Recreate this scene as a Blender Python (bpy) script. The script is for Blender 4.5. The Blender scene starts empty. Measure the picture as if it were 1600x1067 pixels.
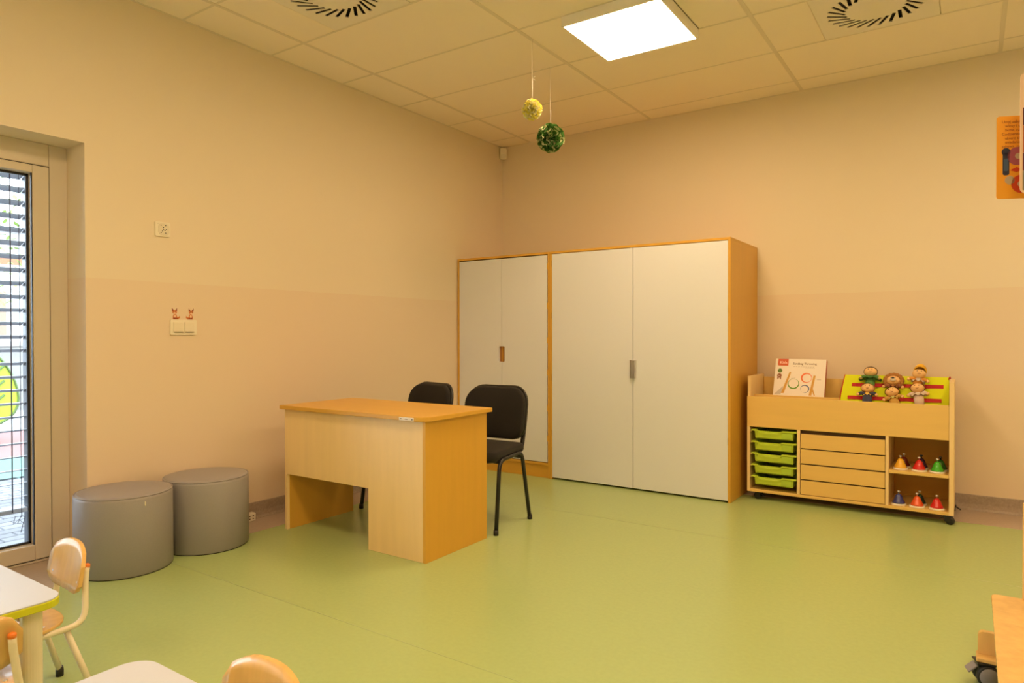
import bpy, bmesh, math, random
from mathutils import Vector, Matrix
random.seed(7)
PI = math.pi
scene = bpy.context.scene
COL = scene.collection

# ------------------------------------------------------------------ camera, world, exposure
def make_camera():
    yaw, pitch, roll = -0.5958, -0.0095, -0.0019
    f = Vector((math.sin(yaw)*math.cos(pitch), math.cos(yaw)*math.cos(pitch), math.sin(pitch)))
    r = Vector((math.cos(yaw), -math.sin(yaw), 0)); u = r.cross(f)
    c, s = math.cos(roll), math.sin(roll)
    r, u = c*r + s*u, -s*r + c*u
    cd = bpy.data.cameras.new('camera'); cam = bpy.data.objects.new('camera', cd); COL.objects.link(cam)
    cd.sensor_width = 36.0; cd.lens = 1056.43/1600*36; cd.clip_start = 0.02; cd.clip_end = 200
    m = Matrix((r, u, -f)).transposed().to_4x4(); m.translation = Vector((3.7814, -5.4174, 1.167))
    cam.matrix_world = m
    scene.camera = cam
make_camera()
w = bpy.data.worlds.new('overcast_sky'); scene.world = w; w.use_nodes = True
bg = w.node_tree.nodes['Background']; bg.inputs[0].default_value = (0.80, 0.90, 1.0, 1); bg.inputs[1].default_value = 10.5
LAMP_COL = (1.0, 0.69, 0.385); LAMP_STRENGTH = 28.5
scene.view_settings.view_transform = 'Standard'; scene.view_settings.look = 'None'
scene.view_settings.gamma = 1.0; scene.view_settings.use_curve_mapping = False
scene.view_settings.exposure = 0.0
H = 2.9885

# ------------------------------------------------------------------ materials
def lin(c):
    if isinstance(c, str):
        c = [int(c[i:i+2], 16)/255 for i in (0, 2, 4)]
        return tuple(x/12.92 if x <= .04045 else ((x+.055)/1.055)**2.4 for x in c)
    return tuple(c)
def mat(name, color, rough=.5, metal=0, noise=0, nscale=8, stretch=(1,1,1), bump=0, color2=None, coat=0, emit=None, estr=0, spec=.5, sheen=0, ndetail=6):
    m = bpy.data.materials.new(name); m.use_nodes = True; nt = m.node_tree; b = nt.nodes['Principled BSDF']
    col = lin(color); b.inputs['Base Color'].default_value = (*col, 1)
    b.inputs['Roughness'].default_value = rough; b.inputs['Metallic'].default_value = metal
    b.inputs['Specular IOR Level'].default_value = spec
    if coat: b.inputs['Coat Weight'].default_value = coat
    if sheen: b.inputs['Sheen Weight'].default_value = sheen
    if emit: b.inputs['Emission Color'].default_value = (*emit, 1); b.inputs['Emission Strength'].default_value = estr
    if noise or bump or color2:
        tc = nt.nodes.new('ShaderNodeTexCoord'); mp = nt.nodes.new('ShaderNodeMapping'); n = nt.nodes.new('ShaderNodeTexNoise')
        mp.inputs['Scale'].default_value = stretch; n.inputs['Scale'].default_value = nscale; n.inputs['Detail'].default_value = ndetail
        nt.links.new(tc.outputs['Object'], mp.inputs[0]); nt.links.new(mp.outputs[0], n.inputs['Vector'])
        if noise or color2:
            rp = nt.nodes.new('ShaderNodeValToRGB'); c2 = lin(color2) if color2 else tuple(x*(1-noise) for x in col)
            rp.color_ramp.elements[0].position = .32; rp.color_ramp.elements[1].position = .68
            rp.color_ramp.elements[0].color = (*c2, 1); rp.color_ramp.elements[1].color = (*col, 1)
            nt.links.new(n.outputs['Fac'], rp.inputs[0]); nt.links.new(rp.outputs[0], b.inputs['Base Color'])
        if bump:
            bp = nt.nodes.new('ShaderNodeBump'); bp.inputs['Strength'].default_value = bump; bp.inputs['Distance'].default_value = .002
            nt.links.new(n.outputs['Fac'], bp.inputs['Height']); nt.links.new(bp.outputs[0], b.inputs['Normal'])
    return m
M = {}
def wall_mat():
    m = mat('wall_paint', (.82,.72,.57), .62, bump=.08, nscale=180); nt = m.node_tree; b = nt.nodes['Principled BSDF']
    g = nt.nodes.new('ShaderNodeNewGeometry'); sx = nt.nodes.new('ShaderNodeSeparateXYZ'); lt = nt.nodes.new('ShaderNodeMath'); lt.operation = 'LESS_THAN'
    lt.inputs[1].default_value = 1.469
    mx = nt.nodes.new('ShaderNodeMixRGB'); mx.inputs[1].default_value = (.82,.715,.555,1); mx.inputs[2].default_value = (.80,.665,.51,1)
    nt.links.new(g.outputs['Position'], sx.inputs[0]); nt.links.new(sx.outputs['Z'], lt.inputs[0]); nt.links.new(lt.outputs[0], mx.inputs[0])
    nt.links.new(mx.outputs[0], b.inputs['Base Color'])
    return m
M['wall'] = wall_mat()
M['floor'] = mat('green_vinyl', (.42,.53,.215), .27, noise=.05, nscale=55, ndetail=12)
M['seam'] = mat('vinyl_seam', (.34,.43,.175), .4)
M['border'] = mat('beige_vinyl', (.50,.40,.33), .4, noise=.10, nscale=60, ndetail=10)
M['skirt'] = mat('skirting_vinyl', (.42,.34,.28), .45, noise=.22, nscale=90, ndetail=10)
M['tile'] = mat('ceiling_tile', (.97,.87,.74), .9, bump=.15, nscale=260)
M['tbar'] = mat('ceiling_grid', (.80,.72,.60), .6)
M['dark'] = mat('void_black', (.012,.01,.009), .7)
M['vent'] = mat('diffuser_plate', (.88,.82,.74), .5)
M['lampbody'] = mat('lamp_housing', (.93,.91,.88), .5)
M['lamp'] = mat('lamp_panel', (.9,.9,.9), .5, emit=LAMP_COL, estr=LAMP_STRENGTH)
M['frame'] = mat('window_frame', (.66,.58,.47), .4)
M['gasket'] = mat('rubber_gasket', (.02,.02,.025), .45)
M['alu'] = mat('dark_aluminium', (.09,.095,.11), .35, metal=.6)
M['slat'] = mat('blind_slat', (.30,.31,.35), .35)
M['cord'] = mat('blind_cord', (.05,.045,.07), .7)
birch = dict(rough=.36, noise=.05, nscale=4, ndetail=8)
M['wood_v'] = mat('birch_vertical', (.92,.68,.34), stretch=(6,6,.5), **birch)
M['wood_h'] = mat('birch_horizontal', (.83,.56,.175), stretch=(.5,6,6), **birch)
M['wood_dv'] = mat('beech_vertical', (.72,.40,.055), stretch=(6,6,.5), **birch)
M['wood_dh'] = mat('beech_horizontal', (.72,.40,.055), stretch=(.5,6,6), **birch)
M['ply'] = mat('lacquered_plywood', (.80,.50,.17), .25, noise=.14, nscale=6, stretch=(5,5,.8), coat=.3)
M['ply_dark'] = mat('plywood_back', (.62,.30,.06), .3, noise=.14, nscale=6, stretch=(5,5,.8), coat=.2)
M['door'] = mat('cream_laminate', (.78,.81,.90), .33)
M['shadow_gap'] = mat('gap_shade', (.10,.06,.03), .8)  # painted shade for the joints between doors and drawers
M['recess'] = mat('recessed_pull', (.42,.19,.05), .5)
M['chrome'] = mat('brushed_steel', (.72,.72,.76), .28, metal=.85)
M['blackfab'] = mat('black_fabric', (.014,.011,.010), .9, noise=.3, nscale=400, bump=.3, sheen=.05)
M['blackmet'] = mat('black_metal', (.014,.013,.014), .35)
M['pouf'] = mat('grey_leatherette', (.33,.31,.33), .42, bump=.12, nscale=160, noise=.04)
M['lime'] = mat('lime_plastic', (.50,.66,.04), .35)
M['lime_edge'] = mat('lime_edge', (.62,.66,.015), .35)
M['tabletop'] = mat('white_laminate', (.56,.60,.70), .45)  # white top, with cool window light mixed into its base colour
M['cream'] = mat('cream_metal', (.84,.76,.60), .3)
M['rubber'] = mat('black_rubber', (.015,.014,.015), .5)
M['hubgrey'] = mat('grey_plastic', (.26,.24,.25), .45)
M['plastic'] = mat('ivory_plastic', (.86,.80,.66), .3)
M['slot'] = mat('dark_slot', (.10,.07,.04), .7)
M['felt'] = mat('lime_felt', (.71,.80,.006), .85, bump=.3, nscale=300)
M['redband'] = mat('red_ribbon', (.50,.012,.012), .7)
M['skin'] = mat('doll_skin', (.90,.58,.26), .6)
M['white'] = mat('white_card', (.84,.78,.72), .45)
M['black'] = mat('print_black', (.05,.04,.035), .6)
M['ink'] = mat('print_brown', (.22,.13,.07), .7)
def C3(name, c, rough=.5, **k):
    if name not in M: M[name] = mat(name, c, rough, **k)
    return M[name]
def glass_mat():
    m = bpy.data.materials.new('window_glass'); m.use_nodes = True; nt = m.node_tree; nt.nodes.clear()
    o = nt.nodes.new('ShaderNodeOutputMaterial'); mx = nt.nodes.new('ShaderNodeMixShader'); t = nt.nodes.new('ShaderNodeBsdfTransparent')
    g = nt.nodes.new('ShaderNodeBsdfGlossy'); g.inputs['Roughness'].default_value = .01; fr = nt.nodes.new('ShaderNodeFresnel'); fr.inputs[0].default_value = 1.3
    t.inputs[0].default_value = (.93,.96,.97,1)
    nt.links.new(fr.outputs[0], mx.inputs[0]); nt.links.new(t.outputs[0], mx.inputs[1]); nt.links.new(g.outputs[0], mx.inputs[2]); nt.links.new(mx.outputs[0], o.inputs[0])
    return m
M['glass'] = glass_mat()

# ------------------------------------------------------------------ mesh helpers
def new(): return bmesh.new()
def box(bm, x0, x1, y0, y1, z0, z1, bev=0, seg=1):
    t = bmesh.new(); bmesh.ops.create_cube(t, size=1)
    bmesh.ops.scale(t, vec=(x1-x0, y1-y0, z1-z0), verts=t.verts); bmesh.ops.translate(t, vec=((x0+x1)/2, (y0+y1)/2, (z0+z1)/2), verts=t.verts)
    if bev: bmesh.ops.bevel(t, geom=t.edges[:], offset=bev, segments=seg, affect='EDGES', profile=.5)
    merge(bm, t)
def merge(bm, t, mtx=None):
    me = bpy.data.meshes.new('t'); t.to_mesh(me); t.free()
    if mtx is not None: me.transform(mtx)
    bm.from_mesh(me); bpy.data.meshes.remove(me)
def obb(bm, mtx, sx, sy, sz, bev=0):
    t = bmesh.new(); box(t, -sx/2, sx/2, -sy/2, sy/2, -sz/2, sz/2, bev); merge(bm, t, mtx)
def frame_of(d):
    d = d.normalized(); a = Vector((0,0,1)) if abs(d.z) < .9 else Vector((1,0,0))
    u = d.cross(a).normalized(); return u, d.cross(u).normalized()
def tube(bm, pts, r, n=10, caps=True, smooth=0, flat=None):
    """sweep a circle (or an ellipse: flat=(ru, rv)) along a polyline; smooth = corner radius"""
    P = [Vector(p) for p in pts]
    if smooth:
        Q = [P[0]]
        for i in range(1, len(P)-1):
            a, b, c = P[i-1], P[i], P[i+1]; k = min(smooth, (a-b).length*.49, (c-b).length*.49)
            s = b + (a-b).normalized()*k; e = b + (c-b).normalized()*k
            for j in range(6):
                t = j/5; Q.append(s*(1-t)**2 + b*2*t*(1-t) + e*t*t)
        Q.append(P[-1]); P = Q
    rs = r if isinstance(r, (list, tuple)) else [r]*len(P)
    rings = []; u = None
    for i, p in enumerate(P):
        d = (P[min(i+1, len(P)-1)] - P[max(i-1, 0)]).normalized()
        if u is None: u, v = frame_of(d)
        else: u = (u - d*u.dot(d)).normalized(); v = d.cross(u)
        ru, rv = (flat if flat else (rs[i], rs[i]))
        rings.append([bm.verts.new(p + u*math.cos(2*PI*k/n)*ru + v*math.sin(2*PI*k/n)*rv) for k in range(n)])
    for a, b in zip(rings, rings[1:]):
        for k in range(n): bm.faces.new((a[k], a[(k+1) % n], b[(k+1) % n], b[k])).smooth = True
    if caps: bm.faces.new(rings[0][::-1]); bm.faces.new(rings[-1])
def lathe(bm, prof, n=24, mtx=None, smooth=True):
    t = bmesh.new(); rings = []
    for r, z in prof:
        rings.append([t.verts.new((r*math.cos(2*PI*k/n), r*math.sin(2*PI*k/n), z)) for k in range(n)] if r > 1e-6 else [t.verts.new((0,0,z))])
    for a, b in zip(rings, rings[1:]):
        for k in range(n):
            k2 = (k+1) % n
            if len(a) == 1 and len(b) == 1: continue
            if len(a) == 1: f = t.faces.new((a[0], b[k2], b[k]))
            elif len(b) == 1: f = t.faces.new((a[k], a[k2], b[0]))
            else: f = t.faces.new((a[k], a[k2], b[k2], b[k]))
            f.smooth = smooth
    if len(rings[0]) > 1: t.faces.new(rings[0][::-1])
    if len(rings[-1]) > 1: t.faces.new(rings[-1])
    bmesh.ops.recalc_face_normals(t, faces=t.faces)
    merge(bm, t, mtx)
def sph(bm, c, r, sx=1, sy=1, sz=1, seg=16, rot=None):
    t = bmesh.new(); bmesh.ops.create_uvsphere(t, u_segments=seg, v_segments=max(6, seg//2), radius=r)
    bmesh.ops.scale(t, vec=(sx, sy, sz), verts=t.verts)
    for f in t.faces: f.smooth = True
    m = Matrix.Translation(c)
    if rot is not None: m = m @ rot
    merge(bm, t, m)
def prism(bm, pts, z0, z1, mtx=None, bev=0):
    """extrude a 2-D outline (x, y) from z0 to z1"""
    t = bmesh.new(); v = [t.verts.new((x, y, z0)) for x, y in pts]; f = t.faces.new(v)
    r = bmesh.ops.extrude_face_region(t, geom=[f]); bmesh.ops.translate(t, vec=(0, 0, z1-z0), verts=[g for g in r['geom'] if isinstance(g, bmesh.types.BMVert)])
    bmesh.ops.recalc_face_normals(t, faces=t.faces)
    if bev:
        ed = [e for e in t.edges if abs(e.verts[0].co.z - e.verts[1].co.z) < 1e-6]
        bmesh.ops.bevel(t, geom=ed, offset=bev, segments=2, affect='EDGES', profile=.5)
    merge(bm, t, mtx)
def rrect(x0, x1, y0, y1, r, n=6):
    """rounded rectangle outline; r = one radius or four (x0y0, x1y0, x1y1, x0y1)"""
    rr = r if isinstance(r, (list, tuple)) else [r]*4; out = []
    for (cx, cy, a0, R) in ((x0, y0, PI, rr[0]), (x1, y0, 1.5*PI, rr[1]), (x1, y1, 0, rr[2]), (x0, y1, .5*PI, rr[3])):
        if R <= 0: out.append((cx, cy)); continue
        ox = cx + R*(1 if cx == x0 else -1); oy = cy + R*(1 if cy == y0 else -1)
        for k in range(n+1):
            a = a0 + k/n*PI/2; out.append((ox + R*math.cos(a), oy + R*math.sin(a)))
    return out
def obj(name, bm, m, parent=None, kind=None, label=None):
    me = bpy.data.meshes.new(name); bm.to_mesh(me); bm.free()
    o = bpy.data.objects.new(name, me); COL.objects.link(o)
    me.materials.append(M[m] if isinstance(m, str) else m)
    if parent: o.parent = parent
    if kind: o['kind'] = kind
    if label: o['label'] = label
    return o
def thing(name, label, cat, loc=(0,0,0), rotz=0, group=None):
    o = bpy.data.objects.new(name, None); COL.objects.link(o); o.location = loc; o.rotation_euler = (0, 0, rotz)
    o.empty_display_size = .1; return tag(o, label, cat, group)
def tag(o, label, cat, group=None):
    o['label'] = label; o['category'] = cat
    if group: o['group'] = group
    return o
def cp(o, parent=None):
    c = o.copy(); COL.objects.link(c); c.parent = parent
    for ch in list(o.children): cp(ch, c)
    return c
def bx(name, dims, m, parent=None, bev=0, **k):
    bm = new(); box(bm, *dims, bev); return obj(name, bm, m, parent, **k)
def text_obj(name, body, size, m, parent, mtx, ext=.0003, bold=False, align='LEFT'):
    cu = bpy.data.curves.new(name, 'FONT'); cu.body = body; cu.size = size; cu.extrude = ext; cu.align_x = align; cu.resolution_u = 3
    if bold: cu.offset = size*.012
    o = bpy.data.objects.new(name, cu); COL.objects.link(o); bpy.context.view_layer.update()
    dg = bpy.context.evaluated_depsgraph_get(); me = bpy.data.meshes.new_from_object(o.evaluated_get(dg)); bpy.data.objects.remove(o)
    me.transform(mtx); me.materials.clear(); me.materials.append(M[m] if isinstance(m, str) else m)
    q = bpy.data.objects.new(name, me); COL.objects.link(q)
    if parent: q.parent = parent
    return q

# ------------------------------------------------------------------ room shell
RX, RY = 6.4, -8.0     # right wall, wall behind the camera
WY0, WY1, WZ = -6.75, -3.762, 2.162   # the glazed opening in the left wall
TW = .36
floor = bx('floor', (.0, RX, RY, 0, -.06, 0), 'floor', kind='structure')
for y in (-3.53, -1.53, -5.53):
    bx('weld_seam', (.27, RX-.3, y-.0018, y+.0018, -.002, .0004), 'seam', floor)
BZ = .0012
bx('border_strip', (.0, .272, RY, 0, -.004, BZ), 'border', floor, label='beige vinyl border strip')
bx('border_strip', (.272, RX, -.385, 0, -.004, BZ), 'border', floor, label='beige vinyl border strip')
bx('door_threshold', (-TW, 0, WY0, WY1, -.06, 0.0), 'border', floor)
def wall(name, boxes):
    bm = new()
    for b in boxes: box(bm, *b)
    return obj(name, bm, 'wall', kind='structure')
wall('wall_left', [(-TW, 0, WY1, 0, 0, H+.1), (-TW, 0, WY0, WY1, WZ, H+.1), (-TW, 0, RY, WY0, 0, H+.1)])
wall('wall_back', [(-TW, RX+.2, 0, .2, 0, H+.1)])
wall('wall_right', [(RX, RX+.2, RY, 0, 0, H+.1)])
wall('wall_front', [(-TW, RX+.2, RY-.2, RY, 0, H+.1)])
def skirting(name, x0, x1, y0, y1, axis):
    """coved vinyl skirting: flat upper part and a concave foot"""
    bm = new(); prof = [(0,0), (.030,.0012), (.019,.006), (.011,.016), (.007,.034), (.005,.045), (.005,.098), (.003,.104), (0,.104)]
    L = (y1-y0) if axis == 'y' else (x1-x0)
    # outline in (offset from wall, z) extruded along the wall
    if axis == 'y': mt = Matrix(((1,0,0,x0), (0,0,1,y0), (0,1,0,0), (0,0,0,1)))
    else: mt = Matrix(((0,0,1,x0), (-1,0,0,y1), (0,1,0,0), (0,0,0,1)))
    prism(bm, prof, 0, L, mt); return obj(name, bm, 'skirt', kind='structure')
skirting('baseboard_left', 0, 0, WY1, 0, 'y')
skirting('baseboard_back', 0, RX, 0, 0, 'x')

# ceiling: slab, grid bars and one object per tile
ceil = bx('ceiling', (-TW, RX+.2, RY-.2, .2, H+.03, H+.16), 'tile', kind='structure')
GA, GB = .334, .239
xs = [0.0] + [GA + 1.2*i for i in range(6)]
xs = [x for x in xs if x < RX] + [RX]
ys = [0.0] + [-(GB + .6*j) for j in range(14)]
ys = [y for y in ys if y > RY] + [RY]
lamps = {(1, 2), (3, 2), (1, 6), (3, 6), (1, 10), (3, 10)}; vents = {(2, 1), (0, 4)}
tile_me = {}
def tile(x0, x1, y1, y0):
    k = (round(x1-x0, 3), round(y1-y0, 3))
    g = .001
    if k not in tile_me:
        bm = new(); box(bm, -k[0]/2+g, k[0]/2-g, -k[1]/2+g, k[1]/2-g, 0, .018, .003)
        me = bpy.data.meshes.new('ceiling_tile'); bm.to_mesh(me); bm.free(); me.materials.append(M['tile']); tile_me[k] = me
    o = bpy.data.objects.new('ceiling_tile', tile_me[k]); COL.objects.link(o); o.parent = ceil
    o.location = ((x0+x1)/2, (y0+y1)/2, H+.001)
for i in range(len(xs)-1):
    for j in range(len(ys)-1):
        x0, x1, y1, y0 = xs[i], xs[i+1], ys[j], ys[j+1]
        gi, gj = i-1, j-1
        if (gi, gj) in lamps or (gi, gj) in vents:
            tile(x0, x0+.3, y0, y1); tile(x1-.3, x1, y0, y1)
        else: tile(x0, x1, y0, y1)
def bar(x0, x1, y0, y1, dz=0): bx('grid_bar', (x0, x1, y0, y1, H-.0015+dz, H+.012), 'tbar', ceil)
for x in xs[1:-1]: bar(x-.012, x+.012, RY, 0)
for j, y in enumerate(ys[1:-1]): bar(.0165, RX-.0165, y-.007, y+.007, .0006)
bar(0, .016, RY, -.0165, .0003); bar(0, RX, -.016, 0, .0009); bar(RX-.016, RX, RY, -.0165, .0003)
# recessed ceiling lamps
lamp_labels = {(1,2): 'bright square ceiling light panel above the hanging paper balls',
  (3,2): 'square ceiling light panel over the right side of the room near the back wall',
  (1,6): 'square ceiling light panel over the small tables by the window',
  (3,6): 'square ceiling light panel over the right middle of the room',
  (1,10): 'square ceiling light panel behind the viewer on the window side',
  (3,10): 'square ceiling light panel behind the viewer on the right side'}
for (gi, gj) in sorted(lamps):
    x0 = GA + 1.2*gi + .3; y1 = -(GB + .6*gj); cx, cy = x0+.3, y1-.3
    t = thing('ceiling_light', lamp_labels[(gi, gj)], 'ceiling light', (cx, cy, H-.058), 0, 'square ceiling lights')
    bm = new()
    for d in ((-.2985, .2985, -.2985, -.288), (-.2985, .2985, .288, .2985), (-.2985, -.288, -.288, .288), (.288, .2985, -.288, .288)): box(bm, *d, 0, .058)
    box(bm, -.288, .288, -.288, .288, .012, .02)
    obj('housing', bm, 'lampbody', t)
    bm = new(); box(bm, -.2875, .2875, -.2875, .2875, -.0005, .008); obj('diffuser', bm, 'lamp', t)
# swirl air diffusers
def swirl(gi, gj, label):
    x0 = GA + 1.2*gi + .3; y1 = -(GB + .6*gj); cx, cy = x0+.3, y1-.3
    t = thing('air_vent', label, 'air vent', (cx, cy, H), 0, 'swirl air vents in the ceiling')
    # plate with real slots: rings of quads with gaps
    n, ri, ro, hw = 26, .145, .242, .0095; skew = .62
    def slot(k):
        a = 2*PI*k/n; c, s = math.cos(a), math.sin(a)
        rc = (ri+ro)/2; ctr = Vector((rc*c, rc*s, 0)); d = Vector((math.cos(a+skew), math.sin(a+skew), 0)); e = Vector((-d.y, d.x, 0)); L = (ro-ri)/2/math.cos(skew)*.98
        return [ctr - d*L - e*hw, ctr + d*L - e*hw, ctr + d*L + e*hw, ctr - d*L + e*hw]
    bm = new(); slots = [slot(k) for k in range(n)]
    ob = [bm.verts.new(v) for v in [(-.299,-.299,0), (.299,-.299,0), (.299,.299,0), (-.299,.299,0)]]
    edges = [bm.edges.new((ob[i], ob[(i+1) % 4])) for i in range(4)]
    for s in slots:
        v = [bm.verts.new(p) for p in s]; edges += [bm.edges.new((v[i], v[(i+1) % 4])) for i in range(4)]
    bmesh.ops.triangle_fill(bm, use_beauty=True, use_dissolve=False, edges=edges)
    # drop faces that fell inside a slot
    kill = []
    for f in bm.faces:
        c = f.calc_center_median()
        for s in slots:
            if all(((s[(i+1) % 4]-s[i]).cross(c-s[i])).z > -1e-9 for i in range(4)): kill.append(f); break
    bmesh.ops.delete(bm, geom=kill, context='FACES_ONLY')
    r = bmesh.ops.extrude_face_region(bm, geom=bm.faces[:]); bmesh.ops.translate(bm, vec=(0,0,.004), verts=[g for g in r['geom'] if isinstance(g, bmesh.types.BMVert)])
    bmesh.ops.recalc_face_normals(bm, faces=bm.faces)
    obj('face_plate', bm, 'vent', t)
    bm = new(); box(bm, -.27, .27, -.27, .27, .02, .027); obj('dark_plenum', bm, 'dark', t)
    for k in range(n):
        p = slots[k]; c = sum(p, Vector())/4; d = (p[1]-p[0])
        mt = Matrix.Translation(c + Vector((0,0,.011))) @ Matrix.Rotation(math.atan2(d.y, d.x), 4, 'Z') @ Matrix.Rotation(.9, 4, 'X')
        bm = new(); obb(bm, mt, d.length, .012, .001); obj('blade', bm, 'blackmet', t)
swirl(2, 1, 'round swirl air vent in the ceiling right of the light panel')
swirl(0, 4, 'round swirl air vent in the ceiling near the window wall')

# ------------------------------------------------------------------ window
win = bpy.data.objects.new('window_1', None); COL.objects.link(win); win['kind'] = 'structure'
FX0, FX1 = -.27, -.195
def fr(name, dims, m='frame', bev=.003, parent=win, **k): return bx(name, dims, m, parent, bev, **k)
fr('window_frame', (FX0, FX1, WY1-.086, WY1, 0, WZ)); fr('window_frame', (FX0, FX1, WY0, WY0+.086, 0, WZ))
fr('window_frame', (FX0, FX1, WY0+.0865, WY1-.0865, 2.046, WZ)); fr('window_frame', (FX0, FX1, WY0+.0865, WY1-.0865, 0, .014))
fr('window_frame', (FX0, FX1, -5.31, -5.23, .0145, 2.0455))
for (a, b) in ((-5.23, WY1-.086), (WY0+.086, -5.31)):
    s = fr('window_sash', (FX0+.004, FX1+.008, b-.078, b-.003, .018, 2.042))
    fr('sash_rail', (FX0+.004, FX1+.008, a+.003, a+.078, .018, 2.042), parent=s); fr('sash_rail', (FX0+.004, FX1+.008, a+.0785, b-.0785, 1.972+.03, 2.042), parent=s)
    fr('sash_rail', (FX0+.004, FX1+.008, a+.0785, b-.0785, .018, .095), parent=s)
    g0 = (a+.078, b-.078)
    bm = new()
    for y in (g0[0], g0[1]-.012): box(bm, FX0+.02, FX0+.032, y, y+.012, .095, 2.002)
    box(bm, FX0+.02, FX0+.032, g0[0], g0[1], .095, .107); box(bm, FX0+.02, FX0+.032, g0[0], g0[1], 1.990, 2.002)
    box(bm, FX1-.012, FX1+.002, g0[0], g0[0]+.004, .095, 2.002); box(bm, FX1-.012, FX1+.002, g0[1]-.004, g0[1], .095, 2.002)
    obj('gasket', bm, 'gasket', s)
    gl = bx('glass_pane', (FX0+.028, FX0+.031, g0[0], g0[1], .1, 1.998), 'glass', s)
# dark line between fixed frame and sash
bx('frame_gap', (FX1-.02, FX1+.0015, WY1-.0895, WY1-.086, .014, 2.046), 'gasket', win)
bx('frame_gap', (FX1-.02, FX1+.0015, -5.2, WY1-.086, 2.0425, 2.046), 'gasket', win)
bx('frame_gap', (FX1-.02, FX1+.0015, -5.2, WY1-.086, .014, .0175), 'gasket', win)
# external venetian blind
bl = thing('window_blind', 'grey outdoor slatted blind hanging outside the glass door', 'blind', (-.46, -4.5, 0))
by0, by1 = -5.24+4.5, -3.868+4.5
sl = bmesh.new(); n = 6; w_, tilt = .080, math.radians(-12)
ring = []
for side in (0, 1):
    for k in range(n+1):
        t = k/n*2-1; x = -t*w_/2; z = .007*(1-t*t) - side*.0012
        ring.append((x*math.cos(tilt) + z*math.sin(tilt)*0, z + (-x)*math.sin(tilt), side))
top = [(a, b) for a, b, s in ring if s == 0]; bot = [(a, b) for a, b, s in ring if s == 1][::-1]
prism(sl, top+bot, 0, by1-by0, Matrix(((1,0,0,0), (0,0,1,by0), (0,1,0,0), (0,0,0,1))))
sme = bpy.data.meshes.new('slat'); sl.to_mesh(sme); sl.free(); sme.materials.append(M['slat'])
z = .299
while z < 2.14:
    o = bpy.data.objects.new('slat', sme); COL.objects.link(o); o.parent = bl; o.location = (0, 0, z); z += .0719
bx('bottom_rail', (-.04, .04, by0, by1, .222, .245), 'slat', bl, .004)
bx('guide_rail', (-.03, .03, by1+.002, by1+.03, -.05, 2.16), 'alu', bl, .002); bx('guide_rail', (-.03, .03, by0-.03, by0-.002, -.05, 2.16), 'alu', bl, .002)
for yy, r in ((-3.945, .0032), (-4.9, .0032)):
    bm = new(); tube(bm, [(.044, yy+4.5, .12 if r < .003 else .23), (.044, yy+4.5, 2.15)], r, 6); obj('ladder_cord', bm, 'cord', bl)
bm = new(); tube(bm, [(.048, -3.905+4.5, .20), (.048, -3.907+4.5, 2.15)], .0016, 6)
tube(bm, [(.048, .595, .21), (.05, .575, .17), (.05, .61, .16), (.05, .58, .19), (.05, .555, .17), (.05, .565, .21), (.05,.61,.20), (.05,.59,.12)], .0018, 5)
obj('pull_cord', bm, 'cord', bl)
bx('blind_housing', (-.06, .055, by0-.03, by1+.03, 2.16, 2.30), 'alu', bl)

# ------------------------------------------------------------------ outside
pave = bx('paving', (-2.95, -TW, -9, 3, -.12, -.062), C3('mortar', (.03,.03,.034), .9), kind='structure')
pav_m = [C3('paver_%d' % i, c, .8, noise=.15, nscale=40) for i, c in enumerate([(.105,.105,.118), (.09,.09,.102), (.118,.118,.13)])]
pm = []
for m_ in pav_m:
    bm = new(); box(bm, -.098, .098, -.048, .048, -.012, .012, .004); me = bpy.data.meshes.new('paver'); bm.to_mesh(me); bm.free(); me.materials.append(m_); pm.append(me)
cnt = 0
for i in range(26):
    for j in range(16):
        x = -TW-.1-.1*i-.02; y = -4.6+.2*j + (i % 2)*.1
        if cnt >= 298: break
        # keep to the wedge that shows through the door
        yc = -3.95 + (x+.36)*(-.357)
        if abs(y-yc) > .62: continue
        o = bpy.data.objects.new('paver', random.choice(pm)); COL.objects.link(o); o.parent = pave; o.location = (x, y, -.062); o.rotation_euler = (0, 0, PI/2); cnt += 1
court = bx('sports_court', (-4.1, -2.95, -9, 6, -.12, -.05), C3('court_green', (.06,.14,.115), .8, noise=.1, nscale=30), kind='structure')
bx('red_track', (-6.4, -4.1, -9, 9, -.12, -.05), C3('court_red', (.17,.07,.065), .8, noise=.1, nscale=30), court, label='red rubber running strip')
bx('far_ground', (-30, -6.4, -14, 30, -.12, -.052), C3('far_concrete', (.30,.30,.30), .85, noise=.1, nscale=3), court)
fw = thing('garden_wall', 'low pale concrete garden wall outside beyond the red strip', 'wall', (-9.3, 0, -.05))
bx('wall_face', (-.1, .1, -9, 9, 0, 1.05), C3('pale_concrete', (.22,.21,.20), .85, noise=.1, nscale=4), fw); bx('coping', (-.14, .14, -9, 9, 1.05, 1.12), C3('coping_grey', (.26,.26,.26), .8), fw)
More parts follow.
